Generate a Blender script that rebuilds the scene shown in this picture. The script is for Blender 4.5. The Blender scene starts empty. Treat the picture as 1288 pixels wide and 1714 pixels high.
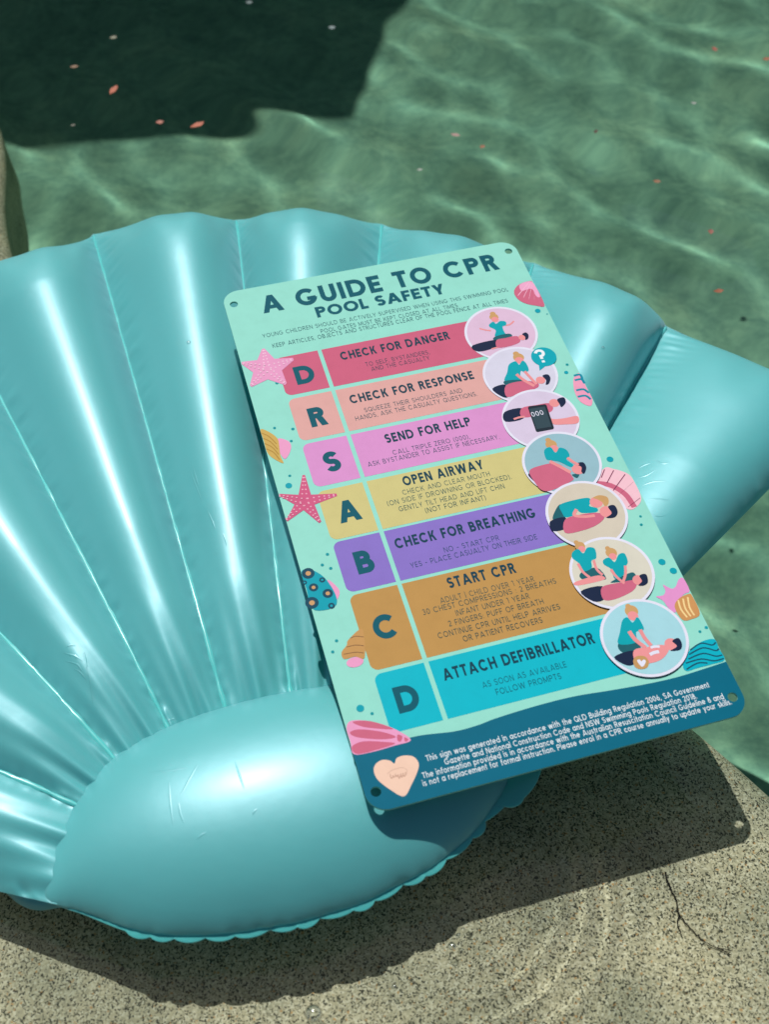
import bpy, bmesh, math, random
import numpy as np
from mathutils import Vector, Matrix, Quaternion

C = bpy.context.scene.collection
SC = bpy.context.scene

# ------------------------------------------------------------------ camera, light, exposure
F_PX, CX, CY = 1950.0, 644.0, 857.0          # focal length and centre in photograph pixels (1288 x 1714)
PITCH = math.radians(50)
CAM_Z = 1.155
camd = bpy.data.cameras.new('camera')
cam = bpy.data.objects.new('camera', camd); C.objects.link(cam)
cam.location = (0, 0, CAM_Z)
cam.rotation_euler = (math.radians(90) - PITCH, 0, 0)
camd.sensor_fit = 'VERTICAL'; camd.sensor_height = 36.0; camd.sensor_width = 36.0
camd.lens = 36.0 * F_PX / 1714.0
camd.clip_start = 0.05; camd.clip_end = 200
camd.dof.use_dof = True; camd.dof.focus_distance = 1.36; camd.dof.aperture_fstop = 4.5
SC.camera = cam

SUN_EL, SUN_AZ = math.radians(61), math.radians(-19)
TO_SUN = Vector((math.sin(SUN_AZ)*math.cos(SUN_EL), math.cos(SUN_AZ)*math.cos(SUN_EL), math.sin(SUN_EL)))
world = bpy.data.worlds.new('World'); SC.world = world; world.use_nodes = True
wn = world.node_tree
sky = wn.nodes.new('ShaderNodeTexSky'); sky.sky_type = 'NISHITA'; sky.sun_disc = False
sky.sun_elevation = SUN_EL; sky.sun_rotation = SUN_AZ
wn.links.new(sky.outputs[0], wn.nodes['Background'].inputs[0])
wn.nodes['Background'].inputs[1].default_value = 0.05
sund = bpy.data.lights.new('sun', 'SUN'); sund.energy = 5.0; sund.angle = math.radians(0.5); sund.color = (1.0, 0.97, 0.92)
sun = bpy.data.objects.new('sun', sund); C.objects.link(sun)
sun.rotation_euler = (-TO_SUN).to_track_quat('-Z', 'Y').to_euler()
sund.cycles.is_caustics_light = True
SC.view_settings.view_transform = 'Standard'; SC.view_settings.look = 'None'
SC.view_settings.exposure = -0.1; SC.view_settings.gamma = 1.0
SC.cycles.use_denoising = True
SC.cycles.max_bounces = 10; SC.cycles.transmission_bounces = 8
SC.cycles.sample_clamp_indirect = 4.0

# ------------------------------------------------------------------ measuring: photograph pixel -> place
_s, _c = math.sin(PITCH), math.cos(PITCH)
def ray(p):
    a, b = (p[0]-CX)/F_PX, (p[1]-CY)/F_PX
    return Vector((a, -_s*b + _c, -_c*b - _s))
def ground(p, z=0.0):                        # point of the horizontal plane at height z
    d = ray(p); t = (z-CAM_Z)/d.z
    return Vector((d.x*t, d.y*t, z))

# ------------------------------------------------------------------ helpers
def lin(c):
    c = c/255.0
    return c/12.92 if c <= 0.04045 else ((c+0.055)/1.055)**2.4
def rgb(r, g, b, k=1.0): return (lin(r)*k, lin(g)*k, lin(b)*k, 1.0)
def new_mat(name, col=None, rough=0.5, **kw):
    m = bpy.data.materials.new(name); m.use_nodes = True
    b = m.node_tree.nodes['Principled BSDF']
    if col: b.inputs['Base Color'].default_value = col
    b.inputs['Roughness'].default_value = rough
    for k, v in kw.items(): b.inputs[k.replace('_', ' ')].default_value = v
    return m
def nodes(m):
    nt = m.node_tree
    return nt, nt.nodes['Principled BSDF'], (lambda t, **k: _mk(nt, t, k)), nt.links.new
def _mk(nt, t, k):
    n = nt.nodes.new(t)
    for a, v in k.items(): setattr(n, a, v)
    return n
def ramp(n, stops, interp='LINEAR'):
    r = n.color_ramp; r.interpolation = interp
    while len(r.elements) < len(stops): r.elements.new(0.5)
    for e, (p, c) in zip(r.elements, stops): e.position = p; e.color = c
def link(name, me, parent=None, mats=()):
    o = bpy.data.objects.new(name, me); C.objects.link(o)
    for m in mats: me.materials.append(m)
    if parent: o.parent = parent
    return o
def mesh(name, vs, fs, parent=None, mats=(), smooth=False, mi=None):
    me = bpy.data.meshes.new(name); me.from_pydata([tuple(v) for v in vs], [], fs)
    if mi is not None: me.polygons.foreach_set('material_index', mi)
    if smooth: me.shade_smooth()
    me.update()
    return link(name, me, parent, mats)
def tag(o, label=None, cat=None, group=None, kind=None):
    if label: o['label'] = label
    if cat: o['category'] = cat
    if group: o['group'] = group
    if kind: o['kind'] = kind
    return o
def empty(name, loc=(0, 0, 0)):
    o = bpy.data.objects.new(name, None); C.objects.link(o); o.location = loc; o.empty_display_size = 0.05
    return o
def catmull(P, n=8, closed=False):
    P = [np.array(p, float) for p in P]; out = []; N = len(P)
    rng = range(N) if closed else range(N-1)
    for i in rng:
        if closed: p0, p1, p2, p3 = P[i-1], P[i], P[(i+1) % N], P[(i+2) % N]
        else: p0, p1, p2, p3 = P[max(i-1, 0)], P[i], P[i+1], P[min(i+2, N-1)]
        for k in range(n):
            t = k/n
            out.append(0.5*((2*p1)+(-p0+p2)*t+(2*p0-5*p1+4*p2-p3)*t*t+(-p0+3*p1-3*p2+p3)*t**3))
    if not closed: out.append(P[-1])
    return out
def resample(P, n):
    P = np.array(P); d = np.r_[0, np.cumsum(np.linalg.norm(np.diff(P, axis=0), axis=1))]
    s = np.linspace(0, d[-1], n)
    return np.stack([np.interp(s, d, P[:, k]) for k in range(P.shape[1])], 1)
def tube(pts, rads, name, parent, mat, seg=8):
    vs, fs = [], []
    for i, p in enumerate(pts):
        p = Vector(p); a = Vector(pts[max(i-1, 0)]); b = Vector(pts[min(i+1, len(pts)-1)])
        t = (b-a).normalized(); up = Vector((0, 0, 1)) if abs(t.z) < .9 else Vector((1, 0, 0))
        x = t.cross(up).normalized(); y = x.cross(t)
        for k in range(seg):
            an = 2*math.pi*k/seg
            vs.append(p + (x*math.cos(an)+y*math.sin(an))*rads[i])
    n = len(pts)
    for i in range(n-1):
        for k in range(seg):
            fs.append((i*seg+k, i*seg+(k+1) % seg, (i+1)*seg+(k+1) % seg, (i+1)*seg+k))
    fs.append(tuple(range(seg))[::-1]); fs.append(tuple((n-1)*seg+k for k in range(seg)))
    return mesh(name, vs, fs, parent, [mat], True)

LEDGE_Z, FLOOR_Z = -0.022, -0.75

# ------------------------------------------------------------------ setting: water, pool floor, stone ledge
rnd = random.Random(11)
WAVES = []
for i in range(26):
    lam = rnd.choice((rnd.uniform(.12, .22), rnd.uniform(.2, .5)))
    a = math.radians(54) + rnd.gauss(0, .40)
    k = 2*math.pi/lam
    WAVES.append((k*math.cos(a), k*math.sin(a), rnd.uniform(0, 6.283), (0.0019 if lam < .3 else 0.0029)*lam**1.15))
def water_h(x, y):
    h = 0*x
    for kx, ky, p, a in WAVES:
        h = h + a*np.sin(kx*x+ky*y+p)
    return h
def graded(lo, hi, step, far):
    core = list(np.arange(lo, hi+1e-6, step)); w = step; l, r = [lo], [hi]
    while l[-1] > lo-far: w *= 1.25; l.append(l[-1]-w)
    w = step
    while r[-1] < hi+far: w *= 1.25; r.append(r[-1]+w)
    return np.array(l[:0:-1]+core+r[1:])
gx, gy = graded(-1.5, 1.5, .0062, 14), graded(0, 3.1, .0062, 14)
RC = ground((740, 1420), 0.0)                # small rings spreading from the end of the float
def rings(x, y):
    r = np.hypot(x-RC.x, y-RC.y)
    return .0013*np.sin(r*2*math.pi/.024+3*np.sin(y*14))*np.exp(-((r-.155)/.055)**2)*np.clip((x-.05)/.05, 0, 1)
X, Y = np.meshgrid(gx, gy)
fade = np.clip(1.6-np.maximum(np.abs(X)-1.6, np.maximum(-.1-Y, Y-3.4))/2.0, 0, 1)
Z = water_h(X, Y)*np.minimum(fade, 1)+rings(X, Y)
nxx, nyy = len(gx), len(gy)
idx = np.arange(nxx*nyy).reshape(nyy, nxx)
quads = np.stack([idx[:-1, :-1], idx[:-1, 1:], idx[1:, 1:], idx[1:, :-1]], -1).reshape(-1, 4)
m_water = new_mat('clear_pool_water', (0.93, 1.0, 0.975, 1), 0.0, Transmission_Weight=1.0, IOR=1.333)
water = mesh('water', np.stack([X, Y, Z], -1).reshape(-1, 3), quads.tolist(), None, [m_water], True)
tag(water, 'clear green pool water with gentle ripples around the float', 'water', kind='structure')
water.cycles.is_caustics_caster = True

m_floor = new_mat('pebbled_pool_floor', None, 1.0, Specular_IOR_Level=0.0)
nt, bs, N, L = nodes(m_floor)
tc = N('ShaderNodeTexCoord')
n1 = N('ShaderNodeTexNoise'); n1.inputs['Scale'].default_value = 4.5; n1.inputs['Detail'].default_value = 8; n1.inputs['Roughness'].default_value = .68
n2 = N('ShaderNodeTexNoise'); n2.inputs['Scale'].default_value = 30; n2.inputs['Detail'].default_value = 4; n2.inputs['Roughness'].default_value = .7
r1 = N('ShaderNodeValToRGB'); ramp(r1, [(.33, (.108, .228, .164, 1)), (.5, (.150, .300, .212, 1)), (.68, (.202, .358, .240, 1))])
r2 = N('ShaderNodeValToRGB'); ramp(r2, [(.35, (.74, .79, .80, 1)), (.65, (1.22, 1.18, 1.12, 1))])
mx = N('ShaderNodeMix', data_type='RGBA', blend_type='MULTIPLY'); mx.inputs[0].default_value = 1
for n in (n1, n2): L(tc.outputs['Object'], n.inputs['Vector'])
L(n1.outputs[0], r1.inputs[0]); L(n2.outputs[0], r2.inputs[0])
L(r1.outputs[0], mx.inputs[6]); L(r2.outputs[0], mx.inputs[7]); L(mx.outputs[2], bs.inputs['Base Color'])
S = 16
floor = mesh('pool_floor', [(-S, -S, FLOOR_Z), (S, -S, FLOOR_Z), (S, S, FLOOR_Z), (-S, S, FLOOR_Z)], [(0, 1, 2, 3)], None, [m_floor])
tag(floor, 'green pebbled pool floor under the rippling water', 'pool floor', kind='structure')
floor.cycles.is_caustics_receiver = True

m_gran = new_mat('speckled_granite', None, .75, Specular_IOR_Level=.3)
nt, bs, N, L = nodes(m_gran)
tc = N('ShaderNodeTexCoord')
nz = N('ShaderNodeTexNoise'); nz.inputs['Scale'].default_value = 190; nz.inputs['Detail'].default_value = 2
v1 = N('ShaderNodeTexVoronoi', feature='F1'); v1.inputs['Scale'].default_value = 520
v2 = N('ShaderNodeTexVoronoi', feature='F1'); v2.inputs['Scale'].default_value = 660
big = N('ShaderNodeTexNoise'); big.inputs['Scale'].default_value = 11; big.inputs['Detail'].default_value = 5
vm = N('ShaderNodeVectorMath', operation='MULTIPLY_ADD'); vm.inputs[1].default_value = (.004, .004, .004)
L(tc.outputs['Object'], nz.inputs['Vector']); L(nz.outputs['Color'], vm.inputs[0]); L(tc.outputs['Object'], vm.inputs[2])
for v in (v1, v2): L(vm.outputs[0], v.inputs['Vector'])
L(tc.outputs['Object'], big.inputs['Vector'])
sp1 = N('ShaderNodeSeparateColor'); L(v1.outputs['Color'], sp1.inputs[0])
sp2 = N('ShaderNodeSeparateColor'); L(v2.outputs['Color'], sp2.inputs[0])
ra = N('ShaderNodeValToRGB'); ramp(ra, [(0, (.50, .46, .33, 1)), (.3, (.60, .56, .42, 1)), (.55, (.42, .395, .29, 1)), (.8, (.68, .65, .52, 1)), (.975, (.52, .32, .14, 1))], 'CONSTANT')
rb = N('ShaderNodeValToRGB'); ramp(rb, [(0, (.10, .11, .10, 1)), (.14, (.32, .33, .30, 1)), (.25, (1, 1, 1, 1))], 'CONSTANT')
rc = N('ShaderNodeValToRGB'); ramp(rc, [(.34, (.66, .69, .64, 1)), (.5, (.90, .90, .84, 1)), (.66, (1.08, 1.05, .96, 1))])
ma = N('ShaderNodeMix', data_type='RGBA', blend_type='MULTIPLY'); ma.inputs[0].default_value = 1
mb = N('ShaderNodeMix', data_type='RGBA', blend_type='MULTIPLY'); mb.inputs[0].default_value = 1
L(sp1.outputs[0], ra.inputs[0]); L(sp2.outputs[1], rb.inputs[0]); L(big.outputs[0], rc.inputs[0])
L(ra.outputs[0], ma.inputs[6]); L(rb.outputs[0], ma.inputs[7]); L(ma.outputs[2], mb.inputs[6]); L(rc.outputs[0], mb.inputs[7])
L(mb.outputs[2], bs.inputs['Base Color'])
bp = N('ShaderNodeBump'); bp.inputs['Strength'].default_value = .35; bp.inputs['Distance'].default_value = .002
L(sp2.outputs[0], bp.inputs['Height']); L(bp.outputs[0], bs.inputs['Normal'])

edge_px = [(1500, 1490), (1288, 1318), (1230, 1268), (1170, 1222), (1060, 1130), (900, 1000), (600, 800), (250, 620), (60, 500), (11, 395), (9, 300), (5, 225), (-18, 190), (-70, 160)]
edge = [ground(p, LEDGE_Z)[:2] for p in edge_px]
edge = [tuple(np.array(edge[0])+np.array((.9, -.75)))] + [tuple(e) for e in edge] + [tuple(np.array(edge[-1])+np.array((-.8, .4)))]
edge = resample(catmull(edge, 12), 420)
for _ in range(60): edge[1:-1] = .5*edge[1:-1]+.25*edge[:-2]+.25*edge[2:]
tan = np.gradient(edge, axis=0); tan /= np.linalg.norm(tan, axis=1)[:, None]
nrm = np.stack([tan[:, 1], -tan[:, 0]], 1)              # towards the pool
R = 0.03
prof = [(-R, 0)] + [(-R+R*math.sin(a), -R+R*math.cos(a)) for a in np.linspace(.15, math.pi/2, 8)] + [(0, -.5), (0, FLOOR_Z-LEDGE_Z-.1)]
vs, fs = [], []
for (dx, dz) in prof:
    for e, n in zip(edge, nrm): vs.append((e[0]+n[0]*dx, e[1]+n[1]*dx, LEDGE_Z+dz))
ne = len(edge)
for r in range(len(prof)-1):
    for i in range(ne-1): fs.append((r*ne+i, (r+1)*ne+i, (r+1)*ne+i+1, r*ne+i+1))
k = len(vs)
back = [(-6, edge[-1][1]-R), (-6, -5), (edge[0][0], -5)]
vs += [(x, y, LEDGE_Z) for x, y in back]
top_loop = list(range(ne)) + list(range(k, k+3))
from mathutils.geometry import tessellate_polygon
for t in tessellate_polygon([[Vector(vs[i]) for i in top_loop]]):
    t = [top_loop[i] for i in t]; A_, B_, C_ = (Vector(vs[i]) for i in t)
    fs.append(tuple(t) if (B_-A_).cross(C_-A_).z > 0 else tuple(t[::-1]))
ledge = mesh('stone_ledge', vs, fs, None, [m_gran])
for p in ledge.data.polygons: p.use_smooth = abs(p.normal.z) < .9999
tag(ledge, 'speckled granite pool ledge just under shallow water', 'stone ledge', kind='structure')
ledge.cycles.is_caustics_receiver = True

# ------------------------------------------------------------------ unseen flat slab, added to shade the far left water and darken its reflections
def floor_shadow_source(p, h):
    """the point at height h whose shadow falls where pixel p shows the pool floor (refracted both ways)"""
    a = ground(p, 0.0); d = ray(p).normalized(); n = 1/1.333
    ci = -d.z; ct = math.sqrt(1-n*n*(1-ci*ci))
    t = Vector((d.x*n, d.y*n, -ct)); f = a+t*(-FLOOR_Z/ct)
    s = -TO_SUN; cs = math.sqrt(1-n*n*(1-s.z*s.z))
    u = Vector((s.x*n, s.y*n, -cs)); w = f-u*(-FLOOR_Z/cs)
    return w+TO_SUN*(h/TO_SUN.z)
RH = 2.4
ca, cb, cc = (floor_shadow_source(p, RH) for p in ((592, 200), (672, 0), (30, 243)))
e1 = (cb-ca).normalized(); e2 = (cc-ca).normalized()
cb2 = cb+e1*.12
q = [ca, cb2, cb2+Vector((5, 0, 0)), cb2+Vector((5, 6, 0)), cc+Vector((-4, 7, 0)), cc-Vector((5, 0, 0)), cc]
m_blocker = new_mat('dark_blocker', (.04, .035, .03, 1), .8)
vs = [(v.x, v.y, v.z-.12) for v in q]+[(v.x, v.y, v.z) for v in q]
nq = len(q)
blocker = mesh('shade_blocker', vs, [tuple(range(nq))[::-1], tuple(range(nq, 2*nq))]+[(i, (i+1) % nq, nq+(i+1) % nq, nq+i) for i in range(nq)], None, [m_blocker])
tag(blocker, 'unseen flat dark slab added beyond the pool to cast the shadow on the water', 'blocker', kind='structure')

# ------------------------------------------------------------------ inflatable shell float
HC = Vector((-.10, .50))
def zmid(x, y):
    r = math.hypot(x-HC.x, y-HC.y)
    t = min(max((r-.10)/.2, 0), 1); t = t*t*(3-2*t)
    b, a = .966*(x-HC.x)+.26*(y-HC.y), -.26*(x-HC.x)+.966*(y-HC.y)
    low = min(max((.16-a)/.2, 0), 1)*min(max((-b-.16)/.14, 0), 1); low = low*low*(3-2*low)
    return (0.053+0.025*t+.012*min(max((r-.3)/.6, 0), 1))*(1-low)+.024*low
def hinge_z(x, y):
    return .055+.02*(.966*(x-HC.x)+.26*(y-HC.y))
m_pvc = new_mat('pearly_turquoise_vinyl', None, .3)
nt, bs, N, L = nodes(m_pvc)
bs.inputs['Base Color'].default_value = (.130, .535, .545, 1)
bs.inputs['Metallic'].default_value = .10
bs.inputs['Subsurface Weight'].default_value = .32; bs.inputs['Subsurface Radius'].default_value = (.3, 1.0, 1.0); bs.inputs['Subsurface Scale'].default_value = .012
bs.inputs['Roughness'].default_value = .48
bs.inputs['Specular IOR Level'].default_value = 1.0; bs.inputs['Specular Tint'].default_value = (.80, .74, 1, 1)
bs.inputs['Coat Weight'].default_value = .36; bs.inputs['Coat Roughness'].default_value = .31
bs.inputs['Sheen Weight'].default_value = .30; bs.inputs['Sheen Roughness'].default_value = .4; bs.inputs['Sheen Tint'].default_value = (.78, .78, 1, 1)
tc = N('ShaderNodeTexCoord')
n1 = N('ShaderNodeTexNoise'); n1.inputs['Scale'].default_value = 14; n1.inputs['Detail'].default_value = 3
n2 = N('ShaderNodeTexNoise'); n2.inputs['Scale'].default_value = 160; n2.inputs['Detail'].default_value = 2
ad = N('ShaderNodeMath', operation='MULTIPLY_ADD'); ad.inputs[1].default_value = .05
b1 = N('ShaderNodeBump'); b1.inputs['Strength'].default_value = .25; b1.inputs['Distance'].default_value = .004
L(tc.outputs['Object'], n1.inputs['Vector']); L(tc.outputs['Object'], n2.inputs['Vector'])
L(n2.outputs[0], ad.inputs[0]); L(n1.outputs[0], ad.inputs[2]); L(ad.outputs[0], b1.inputs['Height'])
L(b1.outputs[0], bs.inputs['Normal'])
tl_ = N('ShaderNodeBsdfTranslucent'); tl_.inputs[0].default_value = (.14, .74, .74, 1)
tp_ = N('ShaderNodeBsdfTransparent'); tp_.inputs[0].default_value = (.35, .88, .88, 1)
mx1 = N('ShaderNodeMixShader'); mx1.inputs[0].default_value = .16
mx2 = N('ShaderNodeMixShader'); mx2.inputs[0].default_value = .09
L(b1.outputs[0], tl_.inputs['Normal'])
L(bs.outputs[0], mx1.inputs[1]); L(tl_.outputs[0], mx1.inputs[2]); L(mx1.outputs[0], mx2.inputs[1]); L(tp_.outputs[0], mx2.inputs[2])
L(mx2.outputs[0], nt.nodes['Material Output'].inputs[0])
m_weld = new_mat('bright_vinyl_weld', (.09, .48, .47, 1), .28, Coat_Weight=.4, Subsurface_Weight=.4, Subsurface_Radius=(.3, 1, 1), Subsurface_Scale=.012)

shell = empty('inflatable_shell', (HC.x, HC.y, 0))
tag(shell, 'turquoise pearly scallop shell pool float with inflated ribs lying at the stone ledge', 'pool float')
def sh(name, vs, fs, mats, smooth=True, parent=None):
    return mesh(name, [(v[0]-HC.x, v[1]-HC.y, v[2]) for v in vs], fs, parent or shell, mats, smooth)

AX = np.array((-.26, .966)); BX = np.array((.966, .26))
def mir(p):
    r = np.array(p)-np.array(HC); b, a = r@BX, r@AX
    return tuple(np.array(HC)-b*BX+a*AX)
def G(px, py, z): return tuple(ground((px, py), z)[:2])
S_in = {3: G(265, 1222, .045), 4: G(370, 1185, .045), 5: G(492, 1160, .045), 2: G(165, 1280, .045), 1: G(100, 1365, .045)}
S_in[6], S_in[7], S_in[8] = mir(S_in[3]), mir(S_in[2]), mir(S_in[1])
S_in[0] = G(104, 1530, .03); S_in[9] = mir(S_in[0])
S_out = {4: G(160, 412, .068), 5: G(398, 388, .068), 6: G(640, 395, .068), 7: G(892, 460, .068), 8: G(1112, 566, .068)}
S_out[3], S_out[2], S_out[1] = mir(S_out[6]), mir(S_out[7]), mir(S_out[8])
S_out[9] = G(1405, 712, .068); S_out[0] = mir(G(1330, 780, .068))
S_full = dict(S_in)
for _k in S_in: S_in[_k] = tuple(np.array(HC)+(np.array(S_in[_k])-np.array(HC))*(.86 if _k else 1))
def along(a, b, p, k):     # straight line through a measured pixel p, carried on to length k
    a = np.array(a); d = np.array(p)-a; d /= np.linalg.norm(d); return tuple(a+d*k)
S_out[3] = along(S_in[3], None, G(0, 670, .07), .84)
S_out[2] = along(S_in[2], None, G(0, 1070, .06), .87)
S_out[1] = along(S_in[1], None, G(0, 1305, .055), .80)
S_out[0] = along(S_in[0], None, G(0, 1500, .03), .78)
APEX = {3: (60, 464), 4: (300, 399), 5: (510, 392), 6: (770, 439), 7: (1045, 528), 8: (1300, 655)}
NU, NV = 40, 210
def chamber(i):
    a0, a1, b0, b1 = (np.array(q) for q in (S_in[i], S_in[i+1], S_out[i], S_out[i+1]))
    if i in APEX: ap = np.array(G(*APEX[i], .068))
    else:
        mid = (b0+b1)/2; d = (b1-b0); n = np.array((-d[1], d[0])); n /= np.linalg.norm(n)
        ap = mid+n*(.075 if i not in (0, 8) else .055)
    wl = np.random.RandomState(i)
    ph = wl.uniform(0, 6.28, 8)
    def P(u, v):
        s = a0*(1-u)+a1*u
        m = (b0+b1)/2; bul = 1-abs(2*u-1)**2.3
        e = b0*(1-u)+b1*u + (ap-m)*bul
        return s*(1-v)+e*v
    us = .5-.5*np.cos(np.linspace(0, math.pi, NU+1)); vv = .5-.5*np.cos(np.linspace(0, math.pi, NV+1))
    w_in, w_out = np.linalg.norm(a1-a0), np.linalg.norm(b1-b0)
    vs, fs, top = [], [], {}
    for sgn in (1, -1):
        for j, v in enumerate(vv):
            wid = w_in*(1-v)+w_out*v
            capo = max(0, 1-max(0, (v-.80)/.20)**2.2)**.55
            capi = (1-max(0, (.10-v)/.10)**2)**.6 if v < .10 else 1
            H = wid*.40*(0.45*capi+.55*min(1, v/.3)**.6*capi if v < .3 else 1)
            H = min(H, .080)*capo*{0: .55, 7: .92, 8: .62}.get(i, 1)
            for q, u in enumerate(us):
                if sgn < 0 and (q in (0, NU) or j in (0, NV)):
                    top[(-1, j, q)] = top[(1, j, q)]; continue
                x, y = P(u, v)
                t = abs(2*u-1); pf = (1-t**2)**.95
                mod = .5+.5*math.sin(v*23+ph[3])*math.sin(v*9+ph[5]+(2 if u > .5 else 0))
                rip = math.exp(-((1-t)/.16)**2)*min(1, 9*(1-t))*(.0020*math.sin(v*(150 if u > .5 else 163)+ph[0])*mod+.0009*math.sin(v*290+ph[1]+6*t)+.0012*math.sin(v*61+ph[4]))
                pk = (.0042*math.exp(-v/.05)*math.sin(u*15+ph[2])+.0022*math.exp(-v/.09)*math.sin(u*27+ph[6]+v*20))*(1-t**4)
                pk += .0018*math.exp(-((v-.93)/.05)**2)*math.sin(u*22+ph[7])*(1-t**4)
                top[(sgn, j, q)] = len(vs)
                vs.append((x, y, zmid(x, y)+(1 if sgn > 0 else -1.3)*(H*pf)+(rip+pk if sgn > 0 else 0)*(1 if 0 < j < NV else 0)))
    for sgn in (1, -1):
        for j in range(NV):
            for q in range(NU):
                f = [top[(sgn, j, q)], top[(sgn, j, q+1)], top[(sgn, j+1, q+1)], top[(sgn, j+1, q)]]
                f = [f[k] for k in range(4) if f[k] != f[k-1]]
                if len(f) > 2: fs.append(tuple(f if sgn > 0 else f[::-1]))
    return sh('air_chamber', vs, fs, [m_pvc])
for i in range(9): chamber(i)
for i in range(1, 9):
    a, b = np.array(S_in[i]), np.array(S_out[i]); vs, fs = [], []
    n = 60; d = (b-a)/np.linalg.norm(b-a); s = np.array((d[1], -d[0])); r = random.Random(i)
    for k in range(n+1):
        c = a+(b-a)*(k/n)*.992
        wd = .0016*(1+.5*r.uniform(-1, 1))*(1+.5*(1-k/n)); z = zmid(*c)
        for (o, h) in ((-1.6, -.001), (-.7, .0032+.0006*r.uniform(-1, 1)), (.7, .0032+.0006*r.uniform(-1, 1)), (1.6, -.001)):
            vs.append((c[0]+s[0]*wd*o, c[1]+s[1]*wd*o, z+h))
    for k in range(n):
        for q in range(3): fs.append((k*4+q, k*4+q+1, k*4+q+5, k*4+q+4))
    sh('weld_seam', vs, fs, [m_weld])

# hinge lobe with its welded rim
Hz = .056
bot_px = [(36, 1512), (65, 1521), (112, 1515), (140, 1524), (196, 1547), (242, 1561), (298, 1566), (345, 1565), (400, 1562), (456, 1551), (503, 1547), (540, 1532), (600, 1518), (633, 1502), (674, 1479), (711, 1465), (748, 1436), (783, 1408), (801, 1391), (814, 1369), (832, 1354), (869, 1340), (892, 1316), (903, 1290)]
bot = [G(*p, Hz) for p in bot_px]
top_px = [(100, 1378), (165, 1283), (265, 1224), (370, 1187), (492, 1162)]
tl = [G(*p, Hz) for p in top_px]
lo_ = [G(*p, Hz) for p in ((64, 1490), (74, 1512))] + [tuple(p) for p in bot[2:-4]]
outl = lo_ + [mir(lo_[0])] + [mir(p) for p in tl[:4]] + tl[:4][::-1]
ring = np.array(catmull(outl, 10, True))
ring = resample(np.vstack([ring, ring[:1]]), 301)[:-1]
for _ in range(30): ring = .5*ring+.25*np.roll(ring, 1, 0)+.25*np.roll(ring, -1, 0)
cen = ring.mean(0)+np.array((-.01, .004)); nr = 44
# inflated height: the square root of a membrane solved over the outline
gn = 0.003; x0_, y0_ = ring.min(0)-.01; gw, gh = (int(v) for v in np.ceil((ring.max(0)+.01-(x0_, y0_))/gn))
ggx, ggy = np.meshgrid(x0_+gn*np.arange(gw), y0_+gn*np.arange(gh)); ins = np.zeros(ggx.shape, bool)
for (xa, ya), (xb, yb) in zip(ring, np.roll(ring, -1, 0)):
    cr_ = ((ya > ggy) != (yb > ggy)) & (ggx < (xb-xa)*(ggy-ya)/(yb-ya+1e-12)+xa); ins ^= cr_
phi = np.zeros(ggx.shape)
for _ in range(2500):
    q4 = np.zeros_like(phi); q4[1:-1, 1:-1] = (phi[:-2, 1:-1]+phi[2:, 1:-1]+phi[1:-1, :-2]+phi[1:-1, 2:]+1)/4; phi = np.where(ins, q4, 0)
phi /= phi.max()
def phi_at(x, y):
    fx, fy_ = (x-x0_)/gn, (y-y0_)/gn; i, j = int(fx), int(fy_); fx -= i; fy_ -= j
    return phi[j, i]*(1-fx)*(1-fy_)+phi[j, i+1]*fx*(1-fy_)+phi[j+1, i]*(1-fx)*fy_+phi[j+1, i+1]*fx*fy_
vs, fs = [], []
for sgn in (1, -1):
    for k in range(nr+1):
        r = math.sin(k/nr*math.pi/2)
        for p in ring:
            x, y = cen+(p-cen)*r
            h = .063*max(phi_at(x, y), 0)**.72*(1-.3*float((np.array((x, y))-np.array(HC))@BX))*(1 if sgn > 0 else 1.3) if k < nr else 0
            vs.append((x, y, hinge_z(x, y)+sgn*h))
n = len(ring); off = (nr+1)*n
for sgn in (0, 1):
    for k in range(nr):
        for q in range(n):
            f = [k*n+q, k*n+(q+1) % n, (k+1)*n+(q+1) % n, (k+1)*n+q]
            f = [a+sgn*off for a in f]
            fs.append(tuple(f if sgn else f[::-1]))
hinge = sh('hinge_chamber', vs, fs, [m_pvc])
bm = bmesh.new(); bm.from_mesh(hinge.data); bmesh.ops.remove_doubles(bm, verts=bm.verts, dist=1e-5); bmesh.ops.recalc_face_normals(bm, faces=bm.faces)
bm.to_mesh(hinge.data); bm.free(); hinge.data.shade_smooth()
# rim: thin flat weld with little cut teeth along the near side
rim = resample(catmull([np.array(p) for p in bot[2:]], 12), 420)
rr = random.Random(5); teeth = sorted(rr.uniform(.13, .90) for _ in range(15))
teeth = [.165+.052*k+rr.uniform(-.008, .008) for k in range(15)]
t2 = np.gradient(rim, axis=0); t2 /= np.linalg.norm(t2, axis=1)[:, None]; n2_ = np.stack([t2[:, 1], -t2[:, 0]], 1)
vs, fs = [], []
for k, (p, nn) in enumerate(zip(rim, n2_)):
    s = k/(len(rim)-1); w = .002
    if .12 < s < .93:
        a_ = max([t for t in teeth if t <= s], default=.12); b_ = min([t for t in teeth if t > s], default=.93)
        w = .0012+.0042*math.sin(math.pi*min(1, (s-a_)/(b_-a_)))**.6
    i_ = p*.80+cen*.20; z_ = hinge_z(*p)
    for (q, z) in ((i_, z_+.0012), (p+nn*w, z_+.0012), (p+nn*(w+.0005), z_), (p+nn*w, z_-.0012), (i_, z_-.0012)): vs.append((q[0], q[1], z))
for k in range(len(rim)-1):
    for q in range(4): fs.append((k*5+q, k*5+q+1, k*5+q+6, k*5+q+5))
sh('welded_rim', vs, fs, [m_weld])

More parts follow.
